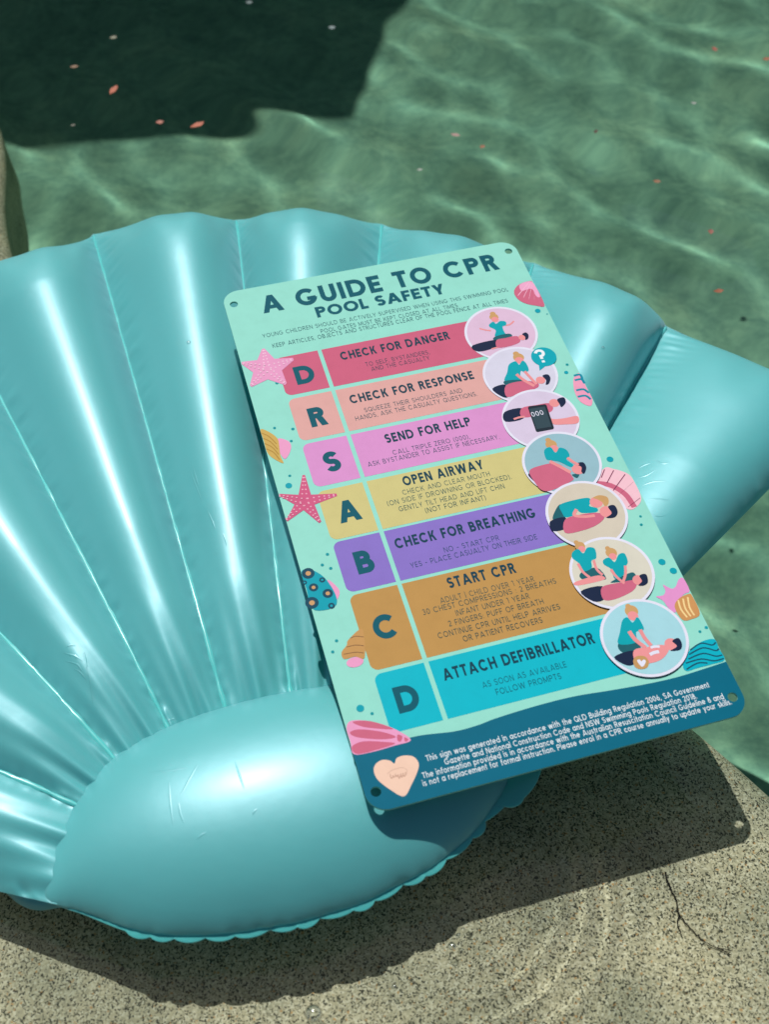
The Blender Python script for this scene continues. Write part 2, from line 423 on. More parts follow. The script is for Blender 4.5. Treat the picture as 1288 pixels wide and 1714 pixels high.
fo = resample(catmull([G(*p, .026) for p in ((-70, 1432), (0, 1486), (32, 1513), (65, 1523), (112, 1518), (165, 1534))], 8), 40)
fi = resample(catmull([G(*p, .05) for p in ((-70, 1375), (10, 1425), (60, 1452), (95, 1462), (125, 1470), (180, 1495))], 8), 40)
vs, fs = [], []
for lay in (0, -.0012):
    for k in range(7):
        t = k/6
        for o_, i_ in zip(fo, fi):
            x, y = o_*(1-t)+i_*t; vs.append((x, y, .025+.022*t**.7+lay+.0012*math.sin(40*(x+y))*t))
for k in range(6):
    for i in range(39):
        f = (k*40+i, k*40+i+1, (k+1)*40+i+1, (k+1)*40+i); fs += [f, tuple(280+v for v in f[::-1])]
fs += [(280+i, 280+i+1, i+1, i) for i in range(39)]
sh('corner_film', vs, fs, [m_pvc])

# creases in the vinyl, found where the photograph shows them
from mathutils.bvhtree import BVHTree
_vs, _fs = [], []
for o in shell.children:
    if o.name.startswith(('air_chamber', 'hinge_chamber')):
        k = len(_vs); _vs += [v.co+Vector((HC.x, HC.y, 0)) for v in o.data.vertices]; _fs += [[k+i for i in p.vertices] for p in o.data.polygons]
bvh = BVHTree.FromPolygons(_vs, _fs)
def surf(p): return bvh.ray_cast(Vector((0, 0, CAM_Z)), ray(p).normalized())[:2]
def crease(pts, w=.0013, hgt=.0004):
    P = resample(catmull(pts, 6), 14); vs, fs = [], []; n = len(P)
    for i, p in enumerate(P):
        a, b = surf(P[max(i-1, 0)])[0], surf(P[min(i+1, n-1)])[0]; c, nn = surf(p)
        if a is None or b is None or c is None: return
        if nn.z < 0: nn = -nn
        t = (b-a).normalized(); sd = t.cross(nn).normalized(); k = math.sin(math.pi*(i+.15)/(n-.7))
        for (o_, h_) in ((-1.8, -.25), (-1, .15), (-.4, .85), (0, 1), (.4, .85), (1, .15), (1.8, -.25)):
            v = c+sd*(w*o_*(.45+.55*k))+nn*(hgt*h_*k-.00012); vs.append(v)
    for i in range(n-1):
        for q in range(6): fs.append((i*7+q, i*7+q+1, i*7+q+8, i*7+q+7))
    sh('crease', vs, fs, [m_pvc])
for pts in ([(282, 1296), (285, 1345), (291, 1392)], [(298, 1338), (318, 1302), (335, 1271)], [(298, 1338), (302, 1362), (310, 1383)], [(237, 1292), (280, 1290), (321, 1283)], [(391, 1268), (400, 1295), (411, 1327)], [(326, 1408), (337, 1398), (348, 1392)], [(422, 1366), (426, 1358), (432, 1353)],
            [(316, 782), (325, 806), (340, 845)], [(322, 778), (328, 800), (334, 818)], [(345, 850), (355, 872), (362, 890)], [(372, 890), (378, 905), (380, 918)],
            [(100, 1092), (125, 1098), (142, 1110)], [(104, 1106), (128, 1112), (140, 1128)], [(108, 1085), (118, 1080), (130, 1082)], [(138, 1085), (143, 1105), (146, 1125)], [(145, 1112), (152, 1150), (156, 1185)], [(120, 1120), (132, 1124), (146, 1140)],
            [(1062, 800), (1082, 796), (1104, 782)], [(1070, 815), (1095, 806), (1122, 805)], [(1080, 838), (1100, 835), (1128, 838)], [(1098, 770), (1112, 776), (1124, 772)], [(1066, 786), (1080, 778), (1094, 774)], [(1088, 860), (1102, 864), (1118, 862)],
            [(8, 1062), (26, 1082), (40, 1108)], [(205, 1260), (190, 1276), (185, 1300)], [(225, 1245), (205, 1262), (188, 1268)], [(300, 1200), (282, 1206), (262, 1212)]):
    crease(pts)

# ------------------------------------------------------------------ CPR sign: pose from its corners in the photograph
SW = .40
CORN = [(368, 494.4), (858, 399), (1260, 1196), (621.3, 1358.8)]
def homography(src, dst):
    A = []
    for (x, y), (u, v) in zip(src, dst):
        A += [[x, y, 1, 0, 0, 0, -u*x, -u*y, -u], [0, 0, 0, x, y, 1, -v*x, -v*y, -v]]
    return np.linalg.svd(np.array(A))[2][-1].reshape(3, 3)
HM = homography([(0, 0), (1, 0), (1, 1), (0, 1)], [(x-CX, y-CY) for x, y in CORN])
HI = np.linalg.inv(HM)
# rigid pose fitted to the four corners: turn, distance (in sign widths) and height / width
_w, _T, ASP = np.array((-0.60961516, -0.10428366, -0.26314782)), np.array((0.19945412, -0.10054476, 3.35323845)), 1.80818
Rs = np.array(Matrix.Rotation(float(np.linalg.norm(_w)), 3, Vector(_w)))
Rw = np.array([[1, 0, 0], [0, -_s, _c], [0, -_c, -_s]])
c3 = Rw@(_T*SW)+np.array((0, 0, CAM_Z))
ex, ey = Rw@Rs[:, 0], -(Rw@Rs[:, 1]); ez = np.cross(ex, ey)
sign = empty('cpr_sign')
tag(sign, 'pastel sea themed resuscitation guide sign with seven coloured steps lying on the turquoise float', 'sign')
sign.matrix_world = Matrix(((ex[0], ey[0], ez[0], c3[0]), (ex[1], ey[1], ez[1], c3[1]), (ex[2], ey[2], ez[2], c3[2]), (0, 0, 0, 1)))
def uv(p):
    q = HI@np.array([p[0]-CX, p[1]-CY, 1.0]); return q[:2]/q[2]
def loc(u, v): return ((min(max(u, .0015), .9985)-.5)*SW, -(v-.5)*SW*ASP)
CROP = {0: (0, 0, 1), 1: (360, 390, 3.22), 2: (700, 390, 3.22), 3: (400, 700, 3.22), 4: (800, 700, 3.22), 5: (540, 1000, 3.22), 6: (880, 980, 3.22)}
def px(c, p):
    a = CROP[c]; return loc(*uv((a[0]+p[0]/a[2], a[1]+p[1]/a[2])))
def scale(c, p):                             # metres on the sign per crop pixel there
    a, b = np.array(px(c, p)), np.array(px(c, (p[0]+20, p[1]-5))); return float(np.linalg.norm(a-b))/20.6
INKS = {}
def ink(c):
    if c not in INKS:
        m = new_mat('printed_ink', rgb(*c, .77), .55, Specular_IOR_Level=.055)
        nt, bs, N, L = nodes(m); tc = N('ShaderNodeTexCoord'); nz = N('ShaderNodeTexNoise'); nz.inputs['Scale'].default_value = 38; nz.inputs['Detail'].default_value = 7; nz.inputs['Roughness'].default_value = .7
        rm = N('ShaderNodeValToRGB'); ramp(rm, [(.30, (.95, .95, .945, 1)), (.50, (1, 1, 1, 1)), (.70, (1.03, 1.03, 1.03, 1))])
        mu = N('ShaderNodeMix', data_type='RGBA', blend_type='MULTIPLY'); mu.inputs[0].default_value = 1; mu.inputs[7].default_value = rgb(*c, .77)
        L(tc.outputs['Object'], nz.inputs['Vector']); L(nz.outputs[0], rm.inputs[0]); L(rm.outputs[0], mu.inputs[6]); L(mu.outputs[2], bs.inputs['Base Color'])
        INKS[c] = m
    return INKS[c]
class Art:
    """flat printed shapes of one part, each laid a hair above the last"""
    def __init__(s, z): s.v, s.f, s.mi, s.m, s.z = [], [], [], [], z
    def idx(s, c):
        m = ink(c)
        if m not in s.m: s.m.append(m)
        return s.m.index(m)
    def up(s): s.z += 8e-6
    def face(s, pts, c, flat=True):
        k = len(s.v); s.v += [(x, y, s.z) for x, y in pts]
        a = sum(pts[i-1][0]*pts[i][1]-pts[i][0]*pts[i-1][1] for i in range(len(pts)))
        f = tuple(range(k, k+len(pts))); s.f.append(f if a > 0 else f[::-1]); s.mi.append(s.idx(c))
    def poly(s, c, cr, pts, n=0):
        P = [px(cr, p) for p in pts]
        if n: P = [tuple(q) for q in catmull(P, n, True)]
        s.face(P, c); s.up()
    def disc(s, c, ctr, r, r2=None, n=40, rot=0):
        r2 = r2 or r; ca, sa = math.cos(rot), math.sin(rot)
        s.face([(ctr[0]+r*math.cos(t)*ca-r2*math.sin(t)*sa, ctr[1]+r*math.cos(t)*sa+r2*math.sin(t)*ca) for t in np.linspace(0, 2*math.pi, n, endpoint=False)], c); s.up()
    def spot(s, c, cr, p, r, r2=None, n=20):
        P = px(cr, p); m = scale(cr, p); s.disc(c, P, r*m, (r2 or r)*m, n)
    def line(s, c, cr, pts, w, n=5):
        P = [px(cr, p) for p in pts]
        if n and len(P) > 2: P = [tuple(q) for q in catmull(P, n)]
        s.ribbon(P, w*scale(cr, pts[0]), c); s.up()
    def ribbon(s, P, w, c):
        P = np.array(P, float); d = np.diff(P, axis=0); d /= np.linalg.norm(d, axis=1)[:, None]
        nn = np.stack([-d[:, 1], d[:, 0]], 1); k = len(s.v); mi = s.idx(c)
        for i in range(len(P)):
            a, b = nn[max(i-1, 0)], nn[min(i, len(nn)-1)]; m = (a+b)/max(1e-6, 1+float(a@b))
            s.v += [(P[i][0]+m[0]*w/2, P[i][1]+m[1]*w/2, s.z), (P[i][0]-m[0]*w/2, P[i][1]-m[1]*w/2, s.z)]
        for i in range(len(P)-1):
            s.f.append((k+2*i+1, k+2*i+3, k+2*i+2, k+2*i)); s.mi.append(mi)
    def build(s, name, parent=None):
        return mesh(name, s.v, s.f, parent or sign, s.m, False, s.mi)

# --- geometric sans lettering drawn from strokes (cap height 1, stroke weight w)
def arc(cx, cy, rx, ry, a0, a1, n=18):
    return [(cx+rx*math.cos(math.radians(a0+(a1-a0)*i/n)), cy+ry*math.sin(math.radians(a0+(a1-a0)*i/n))) for i in range(n+1)]
def glyph(ch, w):
    """-> (advance, [strokes]); a stroke is ('p', polyline) or ('q', polygon)"""
    h = w/2; wd = w*1.13
    R_ = lambda x0, y0, x1, y1: ('q', [(x0, y0), (x1, y0), (x1, y1), (x0, y1)])
    SL = lambda xb, yb, xt, yt, k=wd: ('q', [(xb, yb), (xb+k, yb), (xt+k, yt), (xt, yt)])
    P_ = lambda pts: ('p', pts)
    def O(x0, wd_, y0=0, y1=1): return arc(x0+wd_/2, (y0+y1)/2, wd_/2-h, (y1-y0)/2-h, 90, 450, 40)
    def bowl(x0, x1, y0, y1, a0=90, a1=-90):
        ry = (y1-y0)/2-h; r = min(ry, x1-x0-h); xc = x1-h-r
        return [(x0, y1-h)]+arc(xc, (y0+y1)/2, r, ry, 90, -90, 20)+[(x0, y0+h)]
    xh = .72
    if ch == ' ': return .34, []
    if ch == 'A': W = .98; return W, [SL(0, 0, W/2-wd/2, 1), SL(W-wd, 0, W/2-wd/2, 1), R_(.2, .2, W-.2, .2+w*.9)]
    if ch == 'B': return .72, [R_(0, 0, w, 1), P_(bowl(w, .64, .52-h*.9, 1)), P_(bowl(w, .72, 0, .52+h*.9))]
    if ch == 'C': return .95, [P_(arc(.5, .5, .5-h, .5-h, 42, 318, 34))]
    if ch == 'D': return .88, [R_(0, 0, w, 1), P_(bowl(w, .88, 0, 1))]
    if ch == 'E': return .6, [R_(0, 0, w, 1), R_(w, 0, .6, w), R_(w, .5-h, .55, .5+h), R_(w, 1-w, .6, 1)]
    if ch == 'F': return .57, [R_(0, 0, w, 1), R_(w, .48-h, .52, .48+h), R_(w, 1-w, .57, 1)]
    if ch == 'G': return 1.0, [P_(arc(.5, .5, .5-h, .5-h, 42, 352, 36)), R_(.52, .5-w*.9, 1-w*.3, .5)]
    if ch == 'H': return .78, [R_(0, 0, w, 1), R_(.78-w, 0, .78, 1), R_(w, .5-h, .78-w, .5+h)]
    if ch == 'I': return w, [R_(0, 0, w, 1)]
    if ch == 'J': return .5, [P_([(.5-h, 1)]+arc(.25, .28, .25-h, .28-h, 0, -150, 12))]
    if ch == 'K': return .74, [R_(0, 0, w, 1), SL(w*.6, .40, .72-wd, 1), SL(.74-wd, 0, .26, .56)]
    if ch == 'L': return .52, [R_(0, 0, w, 1), R_(w, 0, .52, w)]
    if ch == 'M': return .98, [R_(0, 0, w, 1), R_(.98-w, 0, .98, 1), SL(.49-wd/2, .12, .0, 1), SL(.49-wd/2, .12, .98-wd, 1)]
    if ch == 'N': return .8, [R_(0, 0, w, 1), R_(.8-w, 0, .8, 1), SL(.8-wd*1.02, 0, .0, 1)]
    if ch == 'O': return 1.0, [P_(O(0, 1))]
    if ch == 'P': return .68, [R_(0, 0, w, 1), P_(bowl(w, .68, .40, 1))]
    if ch == 'Q': return 1.02, [P_(O(0, 1)), SL(.98-wd, -.04, .56, .42)]
    if ch == 'R': return .7, [R_(0, 0, w, 1), P_(bowl(w, .66, .42, 1)), SL(.72-wd, 0, .28, .46)]
    if ch == 'S': r = (1-w)/4; return .66, [P_(arc(.33, .5+r, .33-h, r, 28, 270, 20)+arc(.33, .5-r, .33-h, r, 90, -152, 20)[1:])]
    if ch == 'T': return .66, [R_(.33-h, 0, .33+h, 1-w), R_(0, 1-w, .66, 1)]
    if ch == 'U': return .76, [P_([(h, 1)]+arc(.38, .38, .38-h, .38-h, 180, 360, 20)+[(.76-h, 1)])]
    if ch == 'V': return .9, [SL(.45-wd/2, 0, 0, 1), SL(.45-wd/2, 0, .9-wd, 1)]
    if ch == 'W': return 1.3, [SL(.35-wd/2, 0, 0, 1), SL(.35-wd/2, 0, .65-wd/2, 1), SL(.95-wd/2, 0, .65-wd/2, 1), SL(.95-wd/2, 0, 1.3-wd, 1)]
    if ch == 'X': return .8, [SL(0, 0, .8-wd, 1), SL(.8-wd, 0, 0, 1)]
    if ch == 'Y': return .8, [R_(.4-h, 0, .4+h, .45), SL(.4-wd/2, .36, 0, 1), SL(.4-wd/2, .36, .8-wd, 1)]
    if ch == 'Z': return .66, [R_(0, 0, .66, w), R_(0, 1-w, .66, 1), SL(.0, w, .66-wd, 1-w)]
    if ch == '0': return .66, [P_(arc(.33, .5, .33-h, .5-h, 90, 450, 40))]
    if ch == '1': return .36, [R_(.36-w, 0, .36, 1), R_(0, 1-w, .36-w, 1)]
    if ch == '2': return .6, [P_(arc(.3, .7, .3-h, .3-h, 165, -38, 16)+[(w*.6, h)]), R_(w*.5, 0, .6, w)]
    if ch == '3': return .6, [P_(arc(.28, .745, .27-h, .255-h, 150, -90, 16)), P_(arc(.28, .28, .3-h, .28-h*.6, 90, -150, 16))]
    if ch == '6': return .64, [P_(arc(.32, .32, .32-h, .32-h, 90, 450, 30)), SL(.02+w*.1, .36, .38-wd*.5, 1)]
    if ch == '8': return .64, [P_(arc(.32, .76, .25-h, .24-h*.8, -90, 270, 26)), P_(arc(.32, .29, .32-h, .29-h*.8, 90, 450, 26))]
    if ch == '?': return .6, [P_(arc(.3, .70, .30-h, .30-h, 165, -90, 18)), R_(.3-h, .27, .3+h, .40+w), R_(.3-h, 0, .3+h, w*.9)]
    if ch == '.': return w, [R_(0, 0, w, w)]
    if ch == ',': return w, [SL(-w*.4, -w*1.2, 0, w, w)]
    if ch == ':': return w, [R_(0, .0, w, w), R_(0, .52, w, .52+w)]
    if ch == '-': return .4, [R_(0, .42-h, .4, .42+h)]
    if ch == '/': return .2, [R_(.1-h, -.12, .1+h, 1.1)]
    if ch == '(': return .26, [P_(arc(.5, .45, .5-h, .68, 130, 230, 12))]
    if ch == ')': return .26, [P_(arc(-.24, .45, .5-h, .68, 50, -50, 12))]
    # lower case
    ro = lambda x0=0.0: P_(O(x0, xh, 0, xh))
    if ch == 'a': return xh, [ro(), R_(xh-w, 0, xh, xh)]
    if ch == 'b': return xh, [ro(), R_(0, 0, w, 1.08)]
    if ch == 'c': return xh*.9, [P_(arc(xh/2, xh/2, xh/2-h, xh/2-h, 45, 315, 24))]
    if ch == 'd': return xh, [ro(), R_(xh-w, 0, xh, 1.08)]
    if ch == 'e': return xh, [P_(arc(xh/2, xh/2, xh/2-h, xh/2-h, 0, 320, 26)), R_(w*.6, xh/2-h, xh-w*.5, xh/2+h)]
    if ch == 'f': return .36, [P_([(.14, 0), (.14, .82)]+arc(.14+.16, .84, .16, .2-h, 180, 90, 8)+[(.38, 1.08-h)]), R_(0, xh-w, .36, xh)]
    if ch == 'g': return xh, [ro(), P_([(xh-h, xh), (xh-h, 0)]+arc(xh/2, -.02, xh/2-h, .28-h, 0, -150, 14))]
    if ch == 'h': return .6, [R_(0, 0, w, 1.08), P_([(h, .3)]+arc(.3, xh-.3, .3-h, .3-h, 180, 0, 14)+[(.6-h, 0)])]
    if ch == 'i': return w, [R_(0, 0, w, xh), R_(-w*.1, xh+.15, w*1.1, xh+.15+w*1.2)]
    if ch == 'k': return .58, [R_(0, 0, w, 1.08), SL(w*.6, .26, .56-wd, xh), SL(.58-wd, 0, .2, .42)]
    if ch == 'l': return w, [R_(0, 0, w, 1.08)]
    if ch == 'm': return 1.0, [R_(0, 0, w, xh), P_([(h, .3)]+arc(.27, xh-.25, .27-h, .25-h, 180, 0, 12)+[(.54-h, 0)]), P_([(.54-h, .3)]+arc(.77-h*.5, xh-.25, .25-h, .25-h, 180, 0, 12)+[(1-h*.5-h*.5, 0)])]
    if ch == 'n': return .6, [R_(0, 0, w, xh), P_([(h, .3)]+arc(.3, xh-.3, .3-h, .3-h, 180, 0, 14)+[(.6-h, 0)])]
    if ch == 'o': return xh, [ro()]
    if ch == 'p': return xh, [ro(), R_(0, -.3, w, xh)]
    if ch == 'r': return .38, [R_(0, 0, w, xh), P_([(h, .35)]+arc(.3, xh-.28, .3-h, .28-h, 180, 80, 10))]
    if ch == 's': r = (xh-w)/4; return .46, [P_(arc(.23, xh/2+r, .23-h, r, 28, 270, 14)+arc(.23, xh/2-r, .23-h, r, 90, -152, 14)[1:])]
    if ch == 't': return .36, [R_(.12, 0, .12+w, .95), R_(0, xh-w, .36, xh)]
    if ch == 'u': return .6, [P_([(h, xh)]+arc(.3, .3, .3-h, .3-h, 180, 360, 14)+[(.6-h, xh)]), R_(.6-w, 0, .6, .3)]
    if ch == 'v': return .64, [SL(.32-wd/2, 0, 0, xh), SL(.32-wd/2, 0, .64-wd, xh)]
    if ch == 'w': return .96, [SL(.26-wd/2, 0, 0, xh), SL(.26-wd/2, 0, .48-wd/2, xh), SL(.7-wd/2, 0, .48-wd/2, xh), SL(.7-wd/2, 0, .96-wd, xh)]
    if ch == 'y': return .64, [SL(.32-wd/2, 0, 0, xh), SL(.16-wd/2, -.3, .64-wd, xh)]
    if ch == 'z': return .54, [R_(0, 0, .54, w), R_(0, xh-w, .54, xh), SL(0, w, .54-wd, xh-w)]
    return .3, []
def text(art, s, a, b, cap, w, c, gap=.16, plain=False):
    """set s on the baseline between photo pixels a and b (cap height as a share of the sign's width)"""
    if plain: (u0, v0), (u1, v1) = a, b
    else: (u0, v0), (u1, v1) = uv(a), uv(b)
    v = (v0+v1)/2; G_ = [glyph(ch, w) for ch in s]
    tot = sum(g[0] for g in G_)+gap*(len(s)-1)
    k = cap*SW; kx = (u1-u0)*SW/tot
    x = 0; x0, y0 = (u0-.5)*SW, -(v-.5)*SW*ASP; z0 = art.z
    for (adv, st) in G_:
        art.z = z0
        for kind, pts in st:
            if kind == 'q': art.face([(x0+(x+p[0])*kx, y0+p[1]*k) for p in pts], c)
            else:                # ribbon in glyph space, then scaled, so stroke weight follows
                P = np.array(pts); d = np.diff(P, axis=0); d /= np.maximum(np.linalg.norm(d, axis=1), 1e-9)[:, None]
                nn = np.stack([-d[:, 1], d[:, 0]], 1); k0 = len(art.v); mi = art.idx(c)
                for i in range(len(P)):
                    q, r = nn[max(i-1, 0)], nn[min(i, len(nn)-1)]
                    if i in (0, len(P)-1) and np.allclose(P[0], P[-1]): q, r = nn[-1], nn[0]
                    m = (q+r)/max(.35, 1+float(q@r))
                    for sg in (1, -1):
                        art.v.append((x0+(x+P[i][0]+sg*m[0]*w/2)*kx, y0+(P[i][1]+sg*m[1]*w/2)*k, art.z))
                for i in range(len(P)-1):
                    art.f.append((k0+2*i+1, k0+2*i+3, k0+2*i+2, k0+2*i)); art.mi.append(mi)
            art.z += 5e-6
        x += adv+gap
    art.z = z0+3e-5

# --- board: rounded plate with four bolt holes
def rounded(x0, y0, x1, y1, r, n=10, corners='1111'):
    P = []
    for (cx_, cy_, a0, on) in ((x1-r, y1-r, 0, corners[0]), (x0+r, y1-r, 90, corners[1]), (x0+r, y0+r, 180, corners[2]), (x1-r, y0+r, 270, corners[3])):
        if on == '1': P += arc(cx_, cy_, r, r, a0, a0+90, n)
        else: P.append((x0 if a0 in (90, 180) else x1, y1 if a0 < 180 else y0))
    return P
def filled(name, loops, z, thick, mats, parent):
    """plate with holes; thickness goes below z"""
    cu = bpy.data.curves.new(name, 'CURVE'); cu.dimensions = '2D'; cu.fill_mode = 'BOTH'; cu.extrude = thick/2
    for P in loops:
        sp = cu.splines.new('POLY'); sp.points.add(len(P)-1); sp.use_cyclic_u = True
        for q, p in zip(sp.points, P): q.co = (p[0], p[1], 0, 1)
    ob = bpy.data.objects.new(name, cu); C.objects.link(ob)
    me = bpy.data.meshes.new_from_object(ob.evaluated_get(bpy.context.evaluated_depsgraph_get()))
    bpy.data.objects.remove(ob); bpy.data.curves.remove(cu)
    for v in me.vertices: v.co.z += z-thick/2
    me.name = name; me.materials.clear()
    return link(name, me, parent, mats)
SH = SW*ASP
MINT = (150, 222, 206); TEAL = (0, 90, 106); NAVY = (8, 64, 82); FOOT = (0, 104, 130)
HOLES = [((.0305-.5)*SW, (.5-.0325)*SH), ((.970-.5)*SW, (.5-.0268)*SH), ((.0275-.5)*SW, (.5-.9719)*SH), ((.9717-.5)*SW, (.5-.9719)*SH)]
hole = lambda c, r=.0052: [(c[0]+r*math.cos(t), c[1]+r*math.sin(t)) for t in np.linspace(0, 2*math.pi, 24, endpoint=False)]
plate = rounded(-SW/2, -SH/2, SW/2, SH/2, .021, 12)
board = filled('board', [plate]+[hole(c) for c in HOLES], 0, .003, [ink(MINT)], sign)
# footer band with wavy upper edge
def fy(v): return (.5-v)*SH
wave = [(.000, .9125), (.08, .9105), (.168, .9103), (.258, .9172), (.32, .917), (.371, .9138), (.48, .9110), (.581, .9114), (.68, .9165), (.77, .9205), (.851, .9222), (.93, .9205), (1.0, .918)]
wv = [tuple(p) for p in catmull([((u-.5)*SW, fy(v)) for u, v in wave], 8)]
r_ = .021; lo = arc(SW/2-r_, -SH/2+r_, r_, r_, 0, -90, 12)+arc(-SW/2+r_, -SH/2+r_, r_, r_, -90, -180, 12)
foot = filled('footer_band', [wv+lo, hole(HOLES[2], .0052), hole(HOLES[3], .0052)], .00016, .0001, [ink(FOOT)], sign)
FT = (225, 235, 240)
ar = Art(.0002)
for s, a, b in (("This sign was generated in accordance with the QLD Building Regulation 2006, SA Government", (713.9, 1272.4), (1190, 1154.8)),
                ("Gazette and National Construction Code and NSW Swimming Pools Regulation 2018.", (745, 1279.8), (1167.9, 1172.3)),
                ("The information provided is in accordance with the Australian Resuscitation Council Guideline 8 and", (707.7, 1300.3), (1214.8, 1175)),
                ("is not a replacement for formal instruction. Please enrol in a CPR course annually to update your skills.", (708.6, 1313.7), (1227.2, 1183.4))):
    text(ar, s, a, b, .0155, .15, FT, .15)
ar.build('footer_text', foot)
ar = Art(.0002)
ar.poly((243, 205, 182), 5, [(278, 925), (290, 890), (325, 870), (365, 875), (388, 890), (400, 862), (440, 848), (490, 855), (517, 890), (510, 935), (480, 1000), (440, 1063), (370, 1030), (300, 975)], 5)
for k in range(6):
    ar.line((200, 160, 140), 5, [(365+k*14, 945+6*(k % 2)), (372+k*14, 968-5*(k % 3)), (384+k*13, 955-4*k)], 5)
ar.line((215, 178, 158), 5, [(350, 945), (375, 925), (425, 912), (455, 925), (450, 955)], 3)
ar.build('heart_badge', foot)
# --- headings
ar = Art(.0001)
text(ar, 'A GUIDE TO CPR', (440.1, 528.8), (836.6, 448), .077, .235, TEAL, .15)
text(ar, 'POOL SAFETY', (530.2, 535.3), (745.6, 490), .047, .235, TEAL, .11)
ar.build('title')
ar = Art(.0001)
THIN = (26, 82, 96)
for s, a, b in (('YOUNG CHILDREN SHOULD BE ACTIVELY SUPERVISED WHEN USING THIS SWIMMING POOL', (439.2, 570.7), (851.2, 484.7)),
                ('POOL GATES MUST BE KEPT CLOSED AT ALL TIMES', (536.4, 561.4), (765.8, 513.3)),
                ('KEEP ARTICLES, OBJECTS AND STRUCTURES CLEAR OF THE POOL FENCE AT ALL TIMES', (455.7, 586.3), (851.2, 504.9))):
    text(ar, s, a, b, .0170, .11, THIN, .22)
ar.build('safety_notice')
# --- the seven steps
ROWS = [(.1785, .2660, (205, 98, 128), 'D', (508.4, 630.7)), (.2742, .3662, (222, 168, 162), 'R', (530.2, 701.5)), (.3735, .4630, (218, 148, 205), 'S', (555, 776.6)),
        (.4720, .5672, (208, 198, 132), 'A', (583.2, 859)), (.5715, .6640, (138, 116, 200), 'B', (609.6, 943.8)), (.6695, .7985, (190, 146, 82), 'C', (644.4, 1051.6)), (.8045, .8972, (0, 184, 202), 'D', (681.3, 1170))]
HEAD = [('CHECK FOR DANGER', (570.6, 606.5), (752.9, 568)), ('CHECK FOR RESPONSE', (586.7, 679.8), (794, 635.3)), ('SEND FOR HELP', (646.3, 746), (789.1, 714)), ('OPEN AIRWAY', (675.8, 816.5), (810.9, 787.9)),
        ('CHECK FOR BREATHING', (662.4, 919.9), (899.4, 870.8)), ('START CPR', (750.9, 986.3), (865.2, 963.4)), ('ATTACH DEFIBRILLATOR', (743.4, 1139.8), (997.4, 1080.9))]
CAPT = [[('TO SELF, BYSTANDERS,', (611.6, 616.1), (718.7, 594.3)), ('AND THE CASUALTY', (620.9, 623.5), (719.3, 604.3))],
        [('SQUEEZE THEIR SHOULDERS AND', (610, 693.7), (774, 658.6)), ('HANDS, ASK THE CASUALTY QUESTIONS.', (595.1, 708.3), (798.8, 663.9))],
        [('CALL TRIPLE ZERO (000),', (657.1, 763.7), (787, 738)), ('ASK BYSTANDER TO ASSIST IF NECESSARY.', (615.8, 784.8), (836.6, 737.2))],
        [('CHECK AND CLEAR MOUTH', (673.9, 831.4), (820.8, 800)), ('(ON SIDE IF DROWNING OR BLOCKED).', (648.4, 849.7), (857, 805.2)), ('GENTLY TILT HEAD AND LIFT CHIN', (667.7, 858.4), (845.7, 821.7)), ('(NOT FOR INFANT)', (712.1, 861.5), (814, 840.4))],
        [('NO - START CPR', (743.2, 926.7), (836.6, 908.7)), ('YES - PLACE CASUALTY ON THEIR SIDE', (687.3, 952.2), (900.9, 907.5))],
        [('ADULT / CHILD OVER 1 YEAR', (737, 1011.5), (895.3, 977.3)), ('30 CHEST COMPRESSIONS : 2 BREATHS', (707.5, 1029.8), (932.9, 982)), ('INFANT UNDER 1 YEAR', (763.6, 1033.2), (887, 1005)), ('2 FINGERS: PUFF OF BREATH', (751.2, 1050.3), (910.9, 1014.6)), ('CONTINUE CPR UNTIL HELP ARRIVES', (733.2, 1069.3), (939.1, 1024.5)), ('OR PATIENT RECOVERS', (775.4, 1075.2), (909.3, 1046.3))],
        [('AS SOON AS AVAILABLE', (807.7, 1152.8), (948.9, 1119.8)), ('FOLLOW PROMPTS', (830.4, 1163.7), (940.6, 1139.9))]]
wide = {'D': .060, 'R': .050, 'S': .047, 'A': .064, 'B': .050, 'C': .064}
CIRC = [(.8208, .2214), (.8198, .3223), (.8187, .4233), (.8198, .5192), (.8216, .6245), (.8160, .7351), (.8207, .8513)]
for (v0, v1, col, ch, lc), hd, cp, cc in zip(ROWS, HEAD, CAPT, CIRC):
    ar = Art(.0001)
    ar.face(rounded((.105-.5)*SW, fy(v1), (.2405-.5)*SW, fy(v0), .0085, 8, '0110'), col)
    t = ar.build('letter_tile')
    ar = Art(.0002); u, v = uv(lc)
    text(ar, ch, (u-wide[ch]/2, v+.019), (u+wide[ch]/2, v+.020), .074, .25, TEAL, plain=True)
    ar.build('letter', t)
    ar = Art(.0001)
    ar.face(rounded((.2530-.5)*SW, fy(v1), (cc[0]+.03-.5)*SW, fy(v0), .001, 3, '0000'), col)
    t = ar.build('step_panel')
    ar = Art(.0002); text(ar, *hd, .034, .215, NAVY, .17); ar.build('heading', t)
    ar = Art(.0002); tc_ = tuple(int(.74*a+.26*b) for a, b in zip(NAVY, col))
    for c_ in cp: text(ar, *c_, .0172, .115, tc_, .22)
    ar.build('caption', t)
